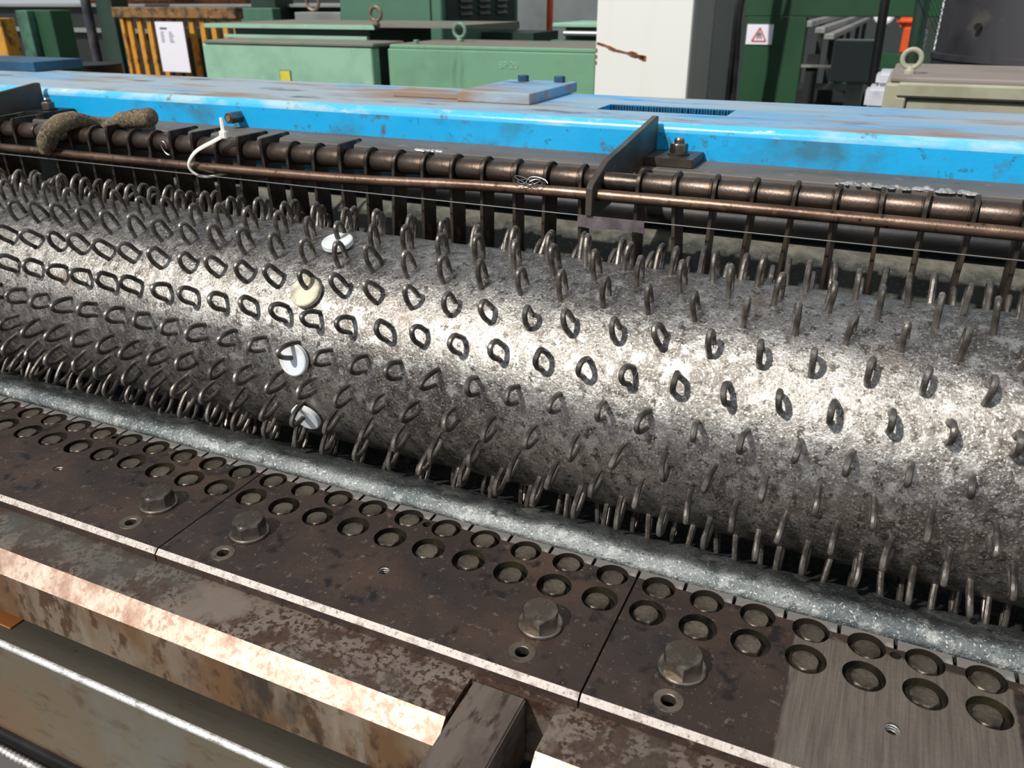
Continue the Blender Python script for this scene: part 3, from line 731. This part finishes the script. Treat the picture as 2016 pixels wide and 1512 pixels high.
# white column
wc = thing('white_column', 'white painted steel column with sides greyed for shade and a rust scar', 'column', (-.72, 2.2, FZ))
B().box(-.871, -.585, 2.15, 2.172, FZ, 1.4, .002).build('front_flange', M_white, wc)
B().box(-.862, -.589, 2.172, 2.46, FZ, 1.4).build('web', M_grey, wc, smooth=False)  # grey here and on the rear flange paints in the column's shaded side
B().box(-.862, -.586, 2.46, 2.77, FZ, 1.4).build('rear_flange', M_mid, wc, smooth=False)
b = B(); pth = [(-.868, .269), (-.845, .263), (-.818, .252), (-.792, .247), (-.763, .242), (-.738, .235), (-.718, .229)]
rs = random.Random(4)
for i in range(len(pth)-1):
    for q in range(4):
        t = q/4; px_, pz_ = pth[i][0]+(pth[i+1][0]-pth[i][0])*t, pth[i][1]+(pth[i+1][1]-pth[i][1])*t; s_ = rs.uniform(.0022, .005)*(1.6 if i > 3 else 1)
        b.box(px_, px_+.010, 2.1478, 2.1502, pz_-s_, pz_+s_, .0005)
for z in (.250, .232, .215): b.box(-.871, -.866, 2.1478, 2.1502, z-.005, z+.005, .0005)
tag(b.build('rust_scar', M_rust, wc), 'rusty scrape across the white paint')
# cable bundle and green portal frame
b = B()
for k in range(7):
    x = -.735+random.uniform(-.02, .02); pth = [(x+random.uniform(-.012, .012), 3.7+random.uniform(-.04, .04), FZ+.25*q) for q in range(9)]
    b.tube(smooth_path(pth, 3), random.uniform(.010, .018), 8)
tag(b.build('cable_bundle', M_black), 'black bundle of hanging cables beside the white column', 'cable', kind='stuff')
pf = thing('green_portal_frame', 'dark green portal frame with a warning sign on its leg', 'frame', (-.4, 4.1, FZ))
B().box(-.752, -.474, 4.0, 4.03, FZ, .305, .003).build('leg', M_gP, pf)
B().box(.25, .50, 4.0, 4.03, FZ, .305, .003).build('leg', M_gP, pf)
B().box(-.765, .50, 4.0, 4.06, .306, .70, .003).build('crossbeam', M_gP, pf)
sg = thing('warning_sign', 'white sign with a red triangle on the green portal leg', 'sign', (-.68, 3.995, .18))
B().box(-.744, -.621, 3.994, 3.999, .182, .271).build('sign_board', M_paper, sg, smooth=False)
def bar2(b, p, q, w, y0, y1):
    p, q = Vector((p[0], 0, p[1])), Vector((q[0], 0, q[1])); d = (q-p).normalized(); n = Vector((-d.z, 0, d.x))*w/2
    c = [p+n, q+n, q-n, p-n]
    b.loft([[Vector((v.x, y0, v.z)) for v in c], [Vector((v.x, y1, v.z)) for v in c]])
b = B(); A_, B_, C_ = (-.683, .256), (-.716, .197), (-.650, .197)
for p, q in ((A_, B_), (B_, C_), (C_, A_)): bar2(b, p, q, .007, 3.992, 3.9945)
b.build('triangle', M_red, sg, smooth=False)
b = B()
for dx in (-.011, 0, .011): bar2(b, (-.683+dx, .208), (-.683+dx*.5, .232 if dx else .240), .005, 3.992, 3.9945)
b.build('symbol', M_ink, sg, smooth=False)
# behind the portal: rails, grey box on a post
for k, (x, z, lab) in enumerate(((-.66, .30, 'leftmost pale rail receding behind the green portal'), (-.56, .27, 'second pale rail from the left behind the green portal'),
                               (-.49, .24, 'third pale rail from the left behind the green portal'), (-.44, .21, 'pale rail running just left of the grey terminal'))):
    rl = thing('conveyor_rail', lab, 'rail', (x, 6, FZ), 'pale rails behind the portal')
    B().box(x, x+.05, 4.6, 8.2, z-.03, z, .004).build('beam', M_alu, rl)
    for y in (5.4, 7.9): B().box(x+.01, x+.04, y, y+.04, FZ, z-.03).build('leg', M_dkmach, rl, smooth=False)
mb = thing('grey_terminal', 'grey terminal box on a post seen through the green portal', 'terminal', (-.27, 4.5, FZ))
B().box(-.375, -.165, 4.5, 4.62, -.020, .185, .006).build('box', M_wall, mb)
B().box(-.285, -.200, 4.53, 4.60, FZ, -.020, .004).build('post', M_mid, mb)
tag(B().box(-.5, .1, 6.2, 6.6, FZ, .02).build('low_green_machine', M_gP, smooth=False), 'low green machine housing behind the grey terminal', 'machine')
dm = thing('dark_machine_frame', 'dark machine frame with grey bars left of the grey terminal', 'machine', (-.45, 4.7, FZ))
B().box(-.52, -.46, 4.7, 4.76, FZ, .10).build('post', M_dkmach, dm, smooth=False)
B().box(-.56, -.38, 4.68, 4.70, .035, .048).build('bar', M_alu, dm, smooth=False)
B().box(-.60, -.10, 4.9, 5.3, FZ, -.10).build('housing', M_dkmach, dm, smooth=False)
b = B(); b.torus((-.22, 6.4, .27), .05, .022, 'Y', 20, 8); tag(b.build('white_ring', M_paper), 'small white ring far behind the portal', 'ring')
b = B(); b.box(-.14, .04, 6.4, 6.6, .19, .26, .03, 3); b.box(-.08, -.02, 6.4, 6.6, .02, .19, .01)
tag(b.build('orange_machine_part', M_orange), 'orange machine part far behind the portal beside the dark pole', 'machine')
b = B(); b.cyl((-.092, 3.2, FZ), (-.127, 3.2, .60), .017, 14)
tag(b.build('dark_pole', M_black), 'dark leaning pole in front of the portal opening', 'pole')
b = B(); b.cyl((.032, 3.4, FZ), (0, 3.4, .60), .026, 14)
tag(b.build('dark_green_post', M_gD), 'dark green upright post right of the leaning pole', 'post')
b = B(); b.box(.01, .055, 4.45, 4.5, -.2, .24, .006); tag(b.build('blue_hanging_tube', M_cloth), 'pale blue hanging tube behind the two dark poles', 'tube')
ms = thing('mesh_guard', 'green wire mesh guard panel behind the dark tank', 'guard', (.12, 3.3, 0))
b = B()
for k in range(26):
    x = .05+.014*k
    b.tube([(x-.12, 3.3, .10), (x+.12, 3.3, .50)], .0016, 5); b.tube([(x+.12, 3.304, .10), (x-.12, 3.304, .50)], .0016, 5)
tag(b.build('mesh', M_gP, ms), kind='stuff')
B().box(-.02, .50, 3.295, 3.31, .08, .10).build('frame_rail', M_gP, ms, smooth=False)
b = B(); b.box(.085, .125, 3.9, 3.94, FZ, .40, .008); tag(b.build('white_lamp_fitting', M_paper), 'small bright white fitting beside the dark tank top', 'fitting')
# tank and beige cabinet
tk = thing('dark_tank', 'dark grey round steel tank at the upper right corner', 'tank', (.42, 2.7, .2))
b = B(); b.lathe([(.36, -.6), (.36, 0), (.365, .005), (.365, .02), (.355, .022), (.352, .6)], (.42, 2.72, .215), 'Z', 64); b.build('shell', M_tank, tk)
b = B(); b.cyl((.160, 2.468, .315), (.156, 2.460, .315), .010, 16); b.build('vent_hole', M_black, tk)
bc = thing('beige_cabinet', 'beige control cabinet with a framed door at the right edge', 'cabinet', (.2, 1.8, FZ))
B().box(-.038, .80, 1.61, 2.02, FZ, .232, .006).build('body', M_beige, bc)
B().box(-.030, .80, 1.612, 2.02, .2325, .2440, .003).build('lid', M_beiget, bc)
B().box(-.014, .80, 1.585, 1.612, .2065, .2350, .004).build('upper_rail', M_beige, bc)
B().box(-.014, .006, 1.588, 1.612, FZ, .2060, .003).build('door_stile', M_beige, bc)
B().box(.0075, .80, 1.598, 1.612, FZ, .2010, .003).build('door_panel', M_beige, bc)
eye_bolt(.003, 1.70, .2440, .0185, M_beige, 'beige painted eye bolt on the beige cabinet', 'Y')
b = B(); b.box(-.10, .02, 2.3, 2.45, FZ, .10, .01, 2); b.box(-.10, -.03, 2.3, 2.42, .10, .16, .01, 2); b.box(-.08, -.0, 2.32, 2.45, .16, .20, .01, 2)
tag(b.build('plastic_sheet', M_cloth), 'crumpled pale plastic sheet beside the beige cabinet', 'sheet')
# yellow rack with paper
rk = thing('yellow_rack', 'worn yellow slatted steel rack behind the pale green cabinet', 'rack', (-3.4, 3.05, FZ))
B().box(-3.852, -3.018, 3.0, 3.06, .302, .354, .004).build('top_rail', M_yeltop, rk)
b = B(); b.box(-.016, .016, -.010, .010, 0, .30-FZ, .002); slm = b.mesh('slat', M_yel)
for x in (-3.762, -3.692, -3.622, -3.550, -3.480, -3.410, -3.335, -3.262, -3.190, -3.115, -3.045):
    o = link('slat', slm, rk); o.location = (x+3.4, -.02, 0)
B().box(-3.810, -3.79, 3.01, 3.05, FZ, .302).build('side_post', M_yel, rk, smooth=False)
B().box(-3.83, -3.03, 3.2, 3.38, FZ, .25).build('dark_load', M_dkmach, rk, smooth=False)
ps = thing('paper_sheet', 'white printed paper sheet hanging on the yellow rack', 'paper', (-3.43, 2.97, .05))
B().box(-3.521, -3.332, 2.966, 2.968, .052, .288).build('sheet', M_paper, ps, smooth=False)
b = B(); b.box(-3.492, -3.447, 2.9645, 2.9665, .253, .262)
for q in range(6): b.box(-3.492, -3.470-.004*(q % 2), 2.9645, 2.9665, .238-.009*q, .241-.009*q); b.box(-3.437, -3.418+.006*(q % 3), 2.9645, 2.9665, .238-.009*q, .241-.009*q)
b.build('printed_lines', M_ink, ps, smooth=False)
# left side machinery
for x0, x1, y, zt, mt, lab in ((-3.503, -3.430, 2.2, .352, M_gpost, 'green square post at the far left with pale front'), (-3.425, -3.325, 2.23, .352, M_gP, 'darker green square post beside the pale green post')):
    tag(B().box(x0, x1, y, y+.1, FZ, zt, .003).build('green_post', mt), lab, 'post')
b = B(); b.cyl((-4.36, 3.28, FZ), (-4.36, 3.28, .9), .027, 14); tag(b.build('grey_pipe', M_tank), 'grey upright pipe left of the dark green column', 'pipe')
tag(B().box(-4.31, -4.18, 3.30, 3.42, FZ, .9, .003).build('dark_green_column', M_gD), 'dark green steel column left of the yellow rack', 'column')
tag(B().box(-4.08, -4.03, 3.24, 3.29, FZ, .34, .003).build('thin_dark_upright', M_gD), 'thin dark green upright between the column and the rack', 'upright')
tag(B().box(-3.69, -3.613, 2.2, 2.27, FZ, .32, .003).build('yellow_post', M_yel), 'yellow post at the far left edge', 'post')
wbn = thing('work_bench', 'long dark work bench with a pale top edge behind the yellow rack', 'bench', (-4, 3.6, FZ))
B().box(-6.2, -2.6, 3.6, 4.3, .345, .362, .003).build('bench_top', M_mid, wbn)
B().box(-6.2, -2.6, 3.64, 4.3, FZ, .345).build('dark_front', M_dkmach, wbn, smooth=False)
B().box(-6.2, -3.0, 3.60, 3.64, .20, .225).build('shelf_bar', M_mid, wbn, smooth=False)
b = B(); b.lathe([(.13, FZ), (.14, .09), (.145, .10), (.12, .10)], (-3.74, 2.72, 0), 'Z', 32); tag(b.build('dark_bucket', M_dkmach), 'dark grey bucket in the shade behind the green posts', 'bucket')
b = B(); b.box(-5.0, -3.6, 3.75, 4.1, .365, .45, .02, 2); tag(b.build('red_brown_crate', M_rust), 'red-brown load lying on the far work bench', 'load')
tag(B().box(-3.35, -3.18, 3.5, 3.66, FZ, .40, .004).build('dark_motor_column', M_gD), 'dark column rising behind the right end of the yellow rack', 'column')
tag(B().box(-3.36, -3.14, 3.42, 3.49, FZ, .345, .004).build('small_green_box', M_gC), 'small green box behind the right end of the yellow rack', 'box')
tag(B().box(-3.02, -2.72, 3.45, 3.58, FZ, .325, .004).build('grey_panel_box', M_mid), 'grey panel box between the small green box and the tall cabinet', 'box')
b = B(); b.torus((-2.93, 3.5, .372), .038, .009, 'Y', 20, 8); b.cyl((-2.93, 3.5, .325), (-2.93, 3.5, .336), .01, 10); tag(b.build('lifting_ring', M_eyeA), 'rusty lifting ring on top of the grey panel box', 'ring')
